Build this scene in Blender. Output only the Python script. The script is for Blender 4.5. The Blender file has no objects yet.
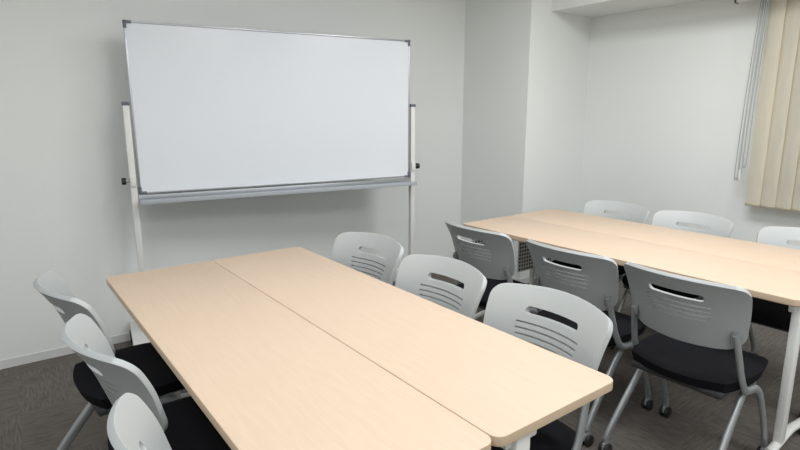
import bpy, bmesh, math, random
from mathutils import Vector, Matrix
random.seed(3)
scene=bpy.context.scene
C=scene.collection
try:
    scene.view_settings.view_transform='Standard'
except Exception: pass

# ---------------- materials ----------------
def mat(name,col,rough=.5,metal=0.0,spec=.5,noise=None,bump=None,coat=0):
    m=bpy.data.materials.new(name); m.use_nodes=True
    nt=m.node_tree; b=nt.nodes['Principled BSDF']
    b.inputs['Base Color'].default_value=(*col,1)
    b.inputs['Roughness'].default_value=rough
    b.inputs['Metallic'].default_value=metal
    b.inputs['Specular IOR Level'].default_value=spec
    if coat: b.inputs['Coat Weight'].default_value=coat
    tc=nt.nodes.new('ShaderNodeTexCoord')
    if noise:
        scale,amt,stretch=noise
        mp=nt.nodes.new('ShaderNodeMapping'); mp.inputs['Scale'].default_value=stretch
        n=nt.nodes.new('ShaderNodeTexNoise'); n.inputs['Scale'].default_value=scale; n.inputs['Detail'].default_value=4
        r=nt.nodes.new('ShaderNodeValToRGB')
        r.color_ramp.elements[0].position=.3; r.color_ramp.elements[1].position=.7
        r.color_ramp.elements[0].color=(*[c*(1-amt) for c in col],1)
        r.color_ramp.elements[1].color=(*[min(1,c*(1+amt)) for c in col],1)
        nt.links.new(tc.outputs['Object'],mp.inputs['Vector']); nt.links.new(mp.outputs['Vector'],n.inputs['Vector'])
        nt.links.new(n.outputs['Fac'],r.inputs['Fac']); nt.links.new(r.outputs['Color'],b.inputs['Base Color'])
    if bump:
        scale,st,dist=bump
        n2=nt.nodes.new('ShaderNodeTexNoise'); n2.inputs['Scale'].default_value=scale; n2.inputs['Detail'].default_value=3
        bp=nt.nodes.new('ShaderNodeBump'); bp.inputs['Strength'].default_value=st; bp.inputs['Distance'].default_value=dist
        nt.links.new(tc.outputs['Object'],n2.inputs['Vector']); nt.links.new(n2.outputs['Fac'],bp.inputs['Height'])
        nt.links.new(bp.outputs['Normal'],b.inputs['Normal'])
    return m
M_wall=mat('wallpaper',(.805,.825,.81),.85,bump=(90,.25,.003),noise=(1.2,.012,(1,1,1)))
M_ceil=mat('ceiling_board',(.87,.88,.87),.9,bump=(60,.3,.003))
M_base=mat('baseboard_vinyl',(.70,.71,.70),.5)
M_lam=mat('table_laminate',(.625,.485,.368),.5,spec=.3,noise=(9,.028,(14,1,1)))
M_edge=mat('table_edge_band',(.54,.41,.29),.45)
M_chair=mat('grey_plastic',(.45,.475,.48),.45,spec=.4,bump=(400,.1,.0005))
M_outer=mat('grey_plastic_outer_shade',(.37,.39,.395),.5,spec=.35,bump=(400,.15,.0005))  # the grey plastic darkened, shade painted into the backrests' outer faces
M_seat=mat('black_fabric',(.008,.008,.010),.95,spec=.10,bump=(500,.5,.001))
M_pan=mat('dark_plastic',(.03,.03,.032),.5)
M_brk=mat('bracket_grey',(.20,.21,.215),.5)
M_tube=mat('silver_paint_tube',(.36,.38,.39),.35,metal=.55)
M_white=mat('white_painted_metal',(.74,.74,.72),.4)
M_rub=mat('caster_rubber',(.02,.02,.02),.5)
M_castg=mat('caster_grey',(.30,.31,.32),.5)
M_board=mat('whiteboard_enamel',(.78,.815,.865),.22)
M_alu=mat('aluminium',(.45,.47,.50),.35,metal=.8)
M_cap=mat('corner_cap_plastic',(.12,.14,.17),.5)
M_tray=mat('tray_grey',(.42,.45,.49),.45)
M_blind=mat('blind_fabric',(.97,.92,.79),.8,bump=(200,.3,.001),noise=(60,.02,(1,1,.1)))
M_dark=mat('blind_weight_dark',(.10,.09,.08),.6)
M_hem=mat('blind_hem',(.40,.34,.25),.7)
M_glass=mat('window_glass',(.05,.06,.08),.08)
M_frame=mat('window_frame_alu',(.35,.35,.34),.4,metal=.6)
M_cord=mat('cord_grey',(.40,.42,.42),.6)
M_hole=mat('hole_dark',(.03,.03,.03),.8)

def carpet():
    m=bpy.data.materials.new('carpet_tile'); m.use_nodes=True
    nt=m.node_tree; b=nt.nodes['Principled BSDF']; b.inputs['Roughness'].default_value=.95
    b.inputs['Specular IOR Level'].default_value=.1
    L=nt.links; N=nt.nodes
    tc=N.new('ShaderNodeTexCoord')
    ch=N.new('ShaderNodeTexChecker'); ch.inputs['Scale'].default_value=2.0
    off=N.new('ShaderNodeMapping'); off.inputs['Location'].default_value=(.013,.017,.25)
    L.new(tc.outputs['Object'],off.inputs['Vector']); L.new(off.outputs['Vector'],ch.inputs['Vector'])
    def streak(sc):
        mp=N.new('ShaderNodeMapping'); mp.inputs['Scale'].default_value=sc
        n=N.new('ShaderNodeTexNoise'); n.inputs['Scale'].default_value=7; n.inputs['Detail'].default_value=5; n.inputs['Roughness'].default_value=.65
        L.new(tc.outputs['Object'],mp.inputs['Vector']); L.new(mp.outputs['Vector'],n.inputs['Vector']); return n
    a=streak((14,1.6,1)); c=streak((1.6,14,1))
    mx=N.new('ShaderNodeMix'); mx.data_type='FLOAT'
    L.new(ch.outputs['Fac'],mx.inputs[0]); L.new(a.outputs['Fac'],mx.inputs[2]); L.new(c.outputs['Fac'],mx.inputs[3])
    r=N.new('ShaderNodeValToRGB')
    r.color_ramp.elements[0].position=.33; r.color_ramp.elements[0].color=(.110,.098,.089,1)
    r.color_ramp.elements[1].position=.69; r.color_ramp.elements[1].color=(.200,.180,.162,1)
    L.new(mx.outputs[0],r.inputs['Fac']); L.new(r.outputs['Color'],b.inputs['Base Color'])
    n2=N.new('ShaderNodeTexNoise'); n2.inputs['Scale'].default_value=300
    bp=N.new('ShaderNodeBump'); bp.inputs['Strength'].default_value=.5; bp.inputs['Distance'].default_value=.003
    L.new(tc.outputs['Object'],n2.inputs['Vector']); L.new(n2.outputs['Fac'],bp.inputs['Height']); L.new(bp.outputs['Normal'],b.inputs['Normal'])
    return m
M_carpet=carpet()

# ---------------- mesh builder ----------------
class B:
    def __init__(s): s.bm=bmesh.new(); s.mats=[]
    def mi(s,m):
        if m not in s.mats: s.mats.append(m)
        return s.mats.index(m)
    def merge(s,t,m,smooth=True):
        i=s.mi(m)
        for f in t.faces: f.material_index=i; f.smooth=smooth
        me=bpy.data.meshes.new('tmp'); t.to_mesh(me); t.free(); s.bm.from_mesh(me); bpy.data.meshes.remove(me)
    def box(s,c,size,m,bev=0,seg=2,rot=None,smooth=True):
        t=bmesh.new(); bmesh.ops.create_cube(t,size=1)
        for v in t.verts: v.co=Vector((v.co.x*size[0],v.co.y*size[1],v.co.z*size[2]))
        if bev: bmesh.ops.bevel(t,geom=t.edges[:],offset=bev,segments=seg,affect='EDGES',profile=.5)
        if rot: bmesh.ops.transform(t,matrix=rot,verts=t.verts)
        for v in t.verts: v.co+=Vector(c)
        s.merge(t,m,smooth and bev>0)
    def cyl(s,p0,p1,r,m,seg=20,r2=None,bev=0):
        p0=Vector(p0);p1=Vector(p1);d=p1-p0
        t=bmesh.new(); bmesh.ops.create_cone(t,cap_ends=True,segments=seg,radius1=r,radius2=r if r2 is None else r2,depth=d.length)
        if bev:
            es=[e for e in t.edges if any(len(f.verts)>4 for f in e.link_faces)]
            bmesh.ops.bevel(t,geom=es,offset=bev,segments=2,affect='EDGES',profile=.5)
        M=Matrix.Translation((p0+p1)/2)@d.to_track_quat('Z','Y').to_matrix().to_4x4()
        bmesh.ops.transform(t,matrix=M,verts=t.verts); s.merge(t,m)
    def sweep(s,pts,ra,rb,m,side=(0,1,0),n=14,sub=8):
        P=[Vector(p) for p in pts]
        out=[]
        for i in range(len(P)-1):
            a=P[max(i-1,0)];b=P[i];c=P[i+1];d=P[min(i+2,len(P)-1)]
            for k in range(sub):
                t=k/sub
                out.append(.5*((2*b)+(c-a)*t+(2*a-5*b+4*c-d)*t*t+(3*b-a-3*c+d)*t**3))
        out.append(P[-1])
        t=bmesh.new(); rings=[]
        S=Vector(side).normalized()
        for i,p in enumerate(out):
            T=(out[min(i+1,len(out)-1)]-out[max(i-1,0)]).normalized()
            u=(S-T*S.dot(T)).normalized(); w=T.cross(u)
            rings.append([t.verts.new(p+u*rb*math.cos(2*math.pi*j/n)+w*ra*math.sin(2*math.pi*j/n)) for j in range(n)])
        for a,b in zip(rings,rings[1:]):
            for j in range(n): t.faces.new((a[j],a[(j+1)%n],b[(j+1)%n],b[j]))
        t.faces.new(rings[0][::-1]); t.faces.new(rings[-1])
        bmesh.ops.recalc_face_normals(t,faces=t.faces)
        s.merge(t,m)
    def mesh(s,name):
        me=bpy.data.meshes.new(name); s.bm.to_mesh(me); s.bm.free()
        for m in s.mats: me.materials.append(m)
        try: me.set_sharp_from_angle(angle=math.radians(40))
        except Exception: pass
        return me
    def obj(s,name,parent=None,loc=None):
        o=bpy.data.objects.new(name,s.mesh(name)); C.objects.link(o)
        if parent: o.parent=parent
        if loc: o.location=loc
        return o
def empty(name,label,cat,group=None,loc=(0,0,0),rz=0):
    e=bpy.data.objects.new(name,None); C.objects.link(e); e.empty_display_size=.1
    e.location=loc; e.rotation_euler=(0,0,rz)
    e['label']=label; e['category']=cat
    if group: e['group']=group
    return e
def structure(o): o['kind']='structure'; return o
def dup(root,loc,rz,label):
    n=root.copy(); C.objects.link(n); n.location=loc; n.rotation_euler=(0,0,rz); n['label']=label
    def rec(src,dst):
        for c in list(src.children):
            k=c.copy(); C.objects.link(k); k.parent=dst; k.matrix_parent_inverse=c.matrix_parent_inverse.copy()
            rec(c,k)
    rec(root,n); return n

# ---------------- room ----------------
XL,XR,YN,YF,H=-1.3,4.16,-1.6,3.60,2.55
def wallbox(name,x0,x1,y0,y1,z0,z1,m):
    b=B(); b.box(((x0+x1)/2,(y0+y1)/2,(z0+z1)/2),(x1-x0,y1-y0,z1-z0),m)
    o=b.obj(name); return structure(o)
wallbox('floor',XL,XR,YN,YF,-.1,0,M_carpet)
wallbox('ceiling',XL,XR,YN,YF,H,H+.1,M_ceil)
wallbox('wall_back',XL-.1,XR+.1,YF,YF+.1,-.1,H+.1,M_wall)
wallbox('wall_near',XL-.1,XR+.1,YN-.1,YN,-.1,H+.1,M_wall)
wallbox('wall_left',XL-.1,XL,YN,YF,-.1,H+.1,M_wall)
wallbox('wall_right',XR,XR+.1,YN,YF,-.1,H+.1,M_wall)
CX,CY=3.405,2.885
wallbox('wall_column',CX,XR,CY,YF,0,H,M_wall)
BX,BZ=3.64,2.165
wallbox('wall_beam',BX,XR,YN,CY,BZ,H,M_wall)
BH=.05
wallbox('baseboard_back',XL,CX,YF-.006,YF,0,BH,M_base)
wallbox('baseboard_left',XL,XL+.006,YN,YF-.006,0,BH,M_base)
wallbox('baseboard_right',XR-.006,XR,YN,CY-.006,0,BH,M_base)
wallbox('baseboard_near',XL+.006,XR-.006,YN,YN+.006,0,BH,M_base)
b=B(); b.box(((CX-.003),(CY+YF)/2,BH/2),(.006,YF-CY-.01,BH),M_base); b.box(((CX+XR)/2-.003,CY-.003,BH/2),(XR-CX,.006,BH),M_base)
structure(b.obj('baseboard_column'))

# window behind the blind
b=B()
wy0,wy1,wz0,wz1=-.45,1.40,.85,2.05
for (c,s) in [(((XR-.02),(wy0+wy1)/2,wz0),(.04,wy1-wy0,.05)),((XR-.02,(wy0+wy1)/2,wz1),(.04,wy1-wy0,.05)),
              ((XR-.02,wy0,(wz0+wz1)/2),(.04,.05,wz1-wz0)),((XR-.02,wy1,(wz0+wz1)/2),(.04,.05,wz1-wz0)),
              ((XR-.02,(wy0+wy1)/2,(wz0+wz1)/2),(.04,.05,wz1-wz0))]:
    b.box(c,s,M_frame,.003)
b.box((XR-.008,(wy0+wy1)/2,(wz0+wz1)/2),(.012,wy1-wy0-.02,wz1-wz0-.02),M_glass)
structure(b.obj('window_1'))

# vertical blind
bl=empty('vertical_blind','cream vertical fabric blind hanging over the window below the beam','blind',loc=(XR-.10,0,0))
b=B(); b.box((0,.57,2.12),(.045,2.3,.04),M_white,.004); b.box((.0,1.725,2.12),(.05,.012,.045),M_dark,.003)
b.obj('headrail',bl)
b=B()
y=1.53
while y>-.5:
    R=Matrix.Rotation(math.radians(-13),4,'Z')
    t=bmesh.new(); cols=[]
    w=.10
    for k in range(9):
        u=-w/2+w*k/8; xx=-.005*(1-(2*u/w)**2)
        p0=R@Vector((xx,u,0)); cols.append([t.verts.new((p0.x,y-.05+p0.y,.785)),t.verts.new((p0.x,y-.05+p0.y,2.11))])
    for a,c in zip(cols,cols[1:]): t.faces.new((a[0],c[0],c[1],a[1]))
    bmesh.ops.solidify(t,geom=t.faces[:],thickness=.0015)
    b.merge(t,M_blind)
    b.box((-.004,y-.05,.791),(.007,.096,.012),M_hem,.001,rot=R)
    y-=.088
b.obj('slats',bl)
b=B()
for yy,zb in [(1.572,.99),(1.590,.97),(1.550,1.05)]:
    b.sweep([(-.02,yy-.02,2.11),(-.02,yy+.004,1.5),(-.02,yy+.012,zb+.025),(-.02,yy,zb),(-.02,yy-.010,zb+.025),(-.02,yy-.014,1.5),(-.02,yy-.03,2.11)],.0034,.0034,M_cord,side=(1,0,0),n=6)
b.cyl((-.02,1.572,.965),(-.02,1.572,1.02),.009,M_white,10)
b.obj('pull_cord',bl)

# ---------------- chair ----------------
ZC,HH=.693,.129
def make_backrest():
    zc,hh=ZC,HH
    nu,nw=44,30
    bm=bmesh.new(); g=[]
    for j in range(nw+1):
        a=-math.pi/2+math.pi*j/nw
        s=.55*math.sin(a)+.45*(2*j/nw-1)     # denser at ends
        z=s*hh
        q=(s+1)/2
        base=.202+(.233-.202)*(q**.8)
        rt=.038 if s>0 else .070
        dz=abs(z)-(hh-rt)
        hw=base if dz<=0 else base-rt+math.sqrt(max(rt*rt-dz*dz,0))
        row=[]
        for i in range(nu+1):
            u=2*i/nu-1; y=hw*u
            zz=z+ (.009*(1-u*u) if s>0 else -.005*(1-u*u))*abs(s)
            x=-.210-zz*.33+.082*(y/.236)**2-.026*max(0,s)**2
            row.append(bm.verts.new((x,y,zc+zz)))
        g.append(row)
    for j in range(nw):
        for i in range(nu):
            bm.faces.new((g[j][i],g[j][i+1],g[j+1][i+1],g[j+1][i]))
    bmesh.ops.recalc_face_normals(bm,faces=bm.faces)
    me=bpy.data.meshes.new('backrest'); bm.to_mesh(me); bm.free()
    o=bpy.data.objects.new('tmpback',me); C.objects.link(o)
    md=o.modifiers.new('s','SOLIDIFY'); md.thickness=.016; md.offset=0
    md=o.modifiers.new('b','BEVEL'); md.width=.005; md.segments=3; md.limit_method='ANGLE'; md.angle_limit=math.radians(50)
    cb=bmesh.new()
    for (z,h,w) in [(.758,.026,.205),(.720,.006,.245),(.701,.006,.24),(.682,.006,.23),(.663,.006,.22)]:
        r=h/2; ring=[]
        n=10
        for k in range(n+1):
            a=-math.pi/2+math.pi*k/n; ring.append((w/2-r+r*math.cos(a),z+r*math.sin(a)))
        for k in range(n+1):
            a=math.pi/2+math.pi*k/n; ring.append((-w/2+r+r*math.cos(a),z+r*math.sin(a)))
        A=[cb.verts.new((-.4,y,zz)) for y,zz in ring]; D=[cb.verts.new((.1,y,zz)) for y,zz in ring]
        cb.faces.new(A); cb.faces.new(D[::-1])
        for k in range(len(ring)):
            cb.faces.new((A[k],D[k],D[(k+1)%len(ring)],A[(k+1)%len(ring)]))
    bmesh.ops.recalc_face_normals(cb,faces=cb.faces)
    cm=bpy.data.meshes.new('cut'); cb.to_mesh(cm); cb.free()
    co=bpy.data.objects.new('cut',cm); C.objects.link(co)
    md=o.modifiers.new('c','BOOLEAN'); md.object=co; md.operation='DIFFERENCE'; md.solver='EXACT'
    dg=bpy.context.evaluated_depsgraph_get()
    res=bpy.data.meshes.new_from_object(o.evaluated_get(dg))
    bpy.data.objects.remove(o); bpy.data.objects.remove(co)
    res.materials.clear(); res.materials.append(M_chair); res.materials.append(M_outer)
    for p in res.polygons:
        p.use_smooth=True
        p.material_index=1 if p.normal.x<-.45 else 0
    try: res.set_sharp_from_angle(angle=math.radians(35))
    except Exception: pass
    res.name='backrest'
    return res
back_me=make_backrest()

def caster(parent,x,y):
    b=B()
    for dy in (-.012,.012):
        b.cyl((x,y+dy-.007,.026),(x,y+dy+.007,.026),.026,M_rub,20,bev=.003)
    b.box((x,y,.040),(.044,.010,.034),M_castg,.004)
    b.cyl((x,y,.045),(x,y,.078),.011,M_castg,12)
    return b.obj('caster',parent)

def make_chair():
    root=empty('chair','','chair',group='grey-backed meeting chairs around the tables')
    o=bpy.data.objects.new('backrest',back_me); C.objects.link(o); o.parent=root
    b=B()
    t=bmesh.new(); nx,ny=20,20; G=[]
    for i in range(nx+1):
        row=[]
        for j in range(ny+1):
            a=2*i/nx-1;c=2*j/ny-1
            x=a*math.sqrt(1-.30*c*c); y=c*math.sqrt(1-.30*a*a)
            dd=max(abs(a),abs(c))
            z=.462-.014*dd**6-.010*(1-min(1,abs(c)*1.1)**2)-.012*max(0,a)**3
            row.append(t.verts.new((.02+x*.225,y*.216,z)))
        G.append(row)
    for i in range(nx):
        for j in range(ny): t.faces.new((G[i][j],G[i+1][j],G[i+1][j+1],G[i][j+1]))
    ext=bmesh.ops.extrude_face_region(t,geom=t.faces[:])
    vs=[e for e in ext['geom'] if isinstance(e,bmesh.types.BMVert)]
    for v in vs: v.co.z=.405; v.co.x=.02+(v.co.x-.02)*.95; v.co.y*=.95
    bmesh.ops.recalc_face_normals(t,faces=t.faces)
    b.merge(t,M_seat)
    b.obj('seat',root)
    b=B(); b.box((.01,0,.396),(.38,.35,.026),M_pan,.008); b.box((0,0,.382),(.04,.38,.02),M_tube,.004)
    b.obj('seat_pan',root)
    for sy in (-1,1):
        b=B()
        b.sweep([(-.158,sy*.190,.635),(-.144,sy*.195,.585),(-.124,sy*.201,.52),(-.100,sy*.205,.455),(-.05,sy*.205,.395),(.03,sy*.205,.380)],.016,.010,M_tube)
        b.box((-.154,sy*.184,.622),(.02,.02,.045),M_brk,.004)
        b.obj('back_support',root)
        b=B()
        b.sweep([(.02,sy*.203,.385),(.10,sy*.204,.33),(.185,sy*.205,.17),(.225,sy*.205,.07)],.016,.010,M_tube)
        l=b.obj('leg',root); caster(l,.225,sy*.205)
        b=B()
        b.sweep([(.06,sy*.187,.395),(0,sy*.187,.385),(-.10,sy*.193,.285),(-.235,sy*.202,.12),(-.262,sy*.205,.07)],.019,.012,M_tube)
        l=b.obj('leg',root); caster(l,-.262,sy*.205)
    return root
proto=make_chair()
d=math.radians
chairs=[
 (.150,2.14,5,0,'grey plastic chair tucked under table next to whiteboard leg'),
 (.172,1.575,5,0,'grey plastic chair tucked under the middle of double table'),
 (.188,.985,7,0,'grey plastic chair at the table end, seat under table'),
 (1.395,2.06,186,0,'grey slotted-back chair tucked in close to the whiteboard end'),
 (1.375,1.525,181,0,'grey slotted-back chair pushed in at the middle of table'),
 (1.38,1.03,179,0,'grey slotted-back chair tucked in at the table corner'),
 (1.955,1.98,0,0,'grey slotted-back chair with black seat beside perforated white panel'),
 (1.96,1.42,0,0,'grey slotted-back chair with black seat at mid table'),
 (1.965,.925,0,0,'grey slotted-back chair with black seat pulled slightly out'),
 (3.34,2.01,180,-.026,'grey chair turned to table, back top showing by column'),
 (3.34,1.515,180,-.026,'grey chair facing the table beside the plain wall'),
 (3.34,.925,180,-.030,'grey chair facing the table by the window blind'),
]
first=True
for bx,by,h,bz,lab in chairs:
    a=d(h); ox=bx+.22*math.cos(a); oy=by+.22*math.sin(a)
    if first:
        proto.location=(ox,oy,0); proto.rotation_euler=(0,0,a); proto['label']=lab; first=False
    else:
        n=dup(proto,(ox,oy,0),a,lab)
        for c in n.children:
            if c.name.startswith('backrest'): c.location.z=bz

# ---------------- tables ----------------
TL,TZ=1.81,.72
def make_table(lab,loc,TW,panel):
    root=empty('folding_table',lab,'table',group='beech-laminate folding tables pushed together',loc=loc)
    t=bmesh.new(); r=.03; ring=[]
    for cx,cy,a0 in [(TW/2-r,TL/2-r,0),(-TW/2+r,TL/2-r,90),(-TW/2+r,-TL/2+r,180),(TW/2-r,-TL/2+r,270)]:
        for k in range(9):
            a=d(a0+90*k/8); ring.append((cx+r*math.cos(a),cy+r*math.sin(a)))
    e=.0005 if panel else .002
    prof=[(-.004,TZ-.028),(0,TZ-.024),(0,TZ-e),(-e*.3,TZ-e*.3),(-e,TZ)]
    loops=[]
    for off,z in prof:
        L=[]
        for (x,y) in ring:
            fx=(TW/2+off)/(TW/2); fy=(TL/2+off)/(TL/2)
            L.append(t.verts.new((x*fx,y*fy,z)))
        loops.append(L)
    n=len(ring)
    bot=t.faces.new(loops[0][::-1]); top=t.faces.new(loops[-1])
    for a,c in zip(loops,loops[1:]):
        for k in range(n): t.faces.new((a[k],a[(k+1)%n],c[(k+1)%n],c[k]))
    b=B(); b.mi(M_lam); b.mi(M_edge)
    me=bpy.data.meshes.new('x')
    for q in t.faces: q.material_index=1; q.smooth=len(q.verts)==4
    for q in t.faces:
        if min(v.co.z for v in q.verts)>TZ-.0021: q.material_index=0
    top.material_index=0; bot.material_index=1
    t.to_mesh(me); t.free(); b.bm.from_mesh(me)
    b.obj('tabletop',root)
    b=B()
    b.box((0,0,TZ-.05),(.05,1.56,.035),M_white,.004)
    for sy in (-1,1): b.box((0,sy*.72,TZ-.034),(.30,.05,.010),M_white,.003)
    b.obj('underframe',root)
    for sy in (-1,1):
        y=sy*(TL/2-.035); px=-.115 if sy<0 else 0
        b=B()
        b.box((px,y,.385),(.052,.032,.61),M_white,.008)
        if sy<0:
            b.box((px+.01,y+.01,TZ-.052),(.11,.024,.04),M_white,.006)
        b.sweep([(-.205,y,.075),(-.12,y,.085),(0,y,.10),(.12,y,.085),(.205,y,.075)],.016,.018,M_white)
        l=b.obj('leg',root)
        if sy>0 and panel:
            b=B()
            b.box((0,y-.022,.50),(.39,.008,.34),M_white,.002)
            for hx in range(-7,8):
                for hz in range(-6,7):
                    b.cyl((hx*.0255,y-.0275,.50+hz*.0255),(hx*.0255,y-.0165,.50+hz*.0255),.0078,M_hole,8)
            b.obj('perforated_panel',root)
        for sx in (-1,1):
            c=B()
            for dy in (-.012,.012): c.cyl((sx*.195,y+dy-.005,.028),(sx*.195,y+dy+.005,.028),.028,M_rub,20,bev=.003)
            c.box((sx*.195,y,.042),(.045,.010,.030),M_castg,.004)
            c.cyl((sx*.195,y,.045),(sx*.195,y,.075),.011,M_castg,12)
            c.obj('caster',l)
    return root
tabs=[(.346,1.618,.449,False,'light beech laminate table beside the side-wall chairs'),(.7973,1.618,.449,False,'light beech laminate table joined lengthwise along a seam'),
      (2.33,1.552,.4496,True,'light beech laminate table beside the pulled-out chairs'),(2.7798,1.552,.4496,True,'light beech laminate table joined on the window-wall side')]
for x0,yc,tw,pn,lab in tabs:
    make_table(lab,(x0+tw/2,yc,0),tw,pn)

# ---------------- whiteboard ----------------
wb=empty('whiteboard','large double-sided mobile whiteboard on a white wheeled stand','whiteboard',loc=(1.551,3.238,0),rz=d(-8.4))
W=1.758; z0,z1=.945,1.88; Hc=(z0+z1)/2
b=B(); b.box((0,0,Hc),(W-.02,.018,z1-z0-.02),M_board); b.obj('writing_surface',wb)
b=B()
for s in (-1,1):
    b.box((s*(W/2-.005),0,Hc),(.010,.028,z1-z0-.05),M_alu,.002)
    b.box((0,0,Hc+s*((z1-z0)/2-.005)),(W-.05,.028,.010),M_alu,.002)
b.obj('frame',wb)
for sx in (-1,1):
    for sz in (-1,1):
        b=B(); b.box((sx*(W/2-.018),0,Hc+sz*((z1-z0)/2-.006)),(.042,.034,.015),M_cap,.003); b.box((sx*(W/2-.006),0,Hc+sz*((z1-z0)/2-.018)),(.015,.034,.042),M_cap,.003)
        b.obj('corner_cap',wb)
b=B()
b.box((0,-.060,z0-.040),(W+.01,.095,.010),M_tray,.002); b.box((0,-.108,z0-.035),(W+.01,.006,.026),M_tray,.002)
b.box((0,-.010,z0-.030),(W+.01,.014,.045),M_alu,.002)
b.obj('pen_tray',wb)
for sx in (-1,1):
    b=B(); x=sx*(W/2+.026)
    b.box((x,.0,.76),(.034,.038,1.36),M_white,.005)
    b.box((x,.0,1.445),(.038,.042,.02),M_cap,.003)
    b.obj('post',wb)
    b=B(); b.cyl((x+sx*.018,0,1.02),(x+sx*.040,0,1.02),.008,M_alu); b.cyl((x+sx*.035,0,1.02),(x+sx*.058,0,1.02),.020,M_rub,12,bev=.004)
    b.box((x,-.024,1.02),(.03,.012,.06),M_white,.003)
    b.obj('knob',wb)
    b=B(); b.box((x+sx*.035,0,.100),(.105,.44,.045),M_white,.006)
    f=b.obj('foot',wb)
    for sy in (-1,1):
        c=B(); y=sy*.175; xc=x+sx*.070
        for dx in (-.014,.014): c.cyl((xc+dx-.009,y,.040),(xc+dx+.009,y,.040),.040,M_rub,20,bev=.003)
        c.box((xc,y,.05),(.010,.04,.03),M_rub,.003); c.cyl((xc,y,.05),(xc,y,.085),.010,M_rub,12)
        c.obj('caster',f)
b=B(); b.box((0,.0,.25),(W+.03,.03,.045),M_white,.005); b.obj('crossbar',wb)

# ---------------- lights ----------------
def fixture(x,y,lab,en):
    root=empty('ceiling_light',lab,'ceiling light',group='ceiling fluorescent fixtures',loc=(x,y,0))
    b=B(); b.box((0,0,H-.02),(.64,1.24,.038),M_white,.006); b.obj('housing',root)
    L=bpy.data.lights.new('tube_glow','AREA'); L.shape='RECTANGLE'; L.size=.60; L.size_y=1.2; L.energy=en; L.color=(.98,.995,1.0)
    o=bpy.data.objects.new('tube_glow',L); C.objects.link(o); o.parent=root; o.location=(0,0,H-.045)
for x,e in ((-.4,16.5),(1.2,17),(2.6,29)):
    fixture(x,1.35,'white fluorescent ceiling fixture above the tables',e)
    fixture(x,-.6,'unseen fluorescent ceiling fixture added as fill above the open floor',e*.92)  # unseen near row, added to fill the shadow under the whiteboard
w=bpy.data.worlds.new('world'); scene.world=w; w.use_nodes=True
w.node_tree.nodes['Background'].inputs[0].default_value=(.5,.5,.5,1); w.node_tree.nodes['Background'].inputs[1].default_value=.2

# ---------------- camera ----------------
cd=bpy.data.cameras.new('camera'); cam=bpy.data.objects.new('camera',cd); C.objects.link(cam)
cam.location=(0,0,1.40); cam.rotation_euler=(d(90-11.6),0,d(-37.0)); cd.sensor_width=36; cd.lens=36*550/800; cd.clip_start=.02
scene.camera=cam
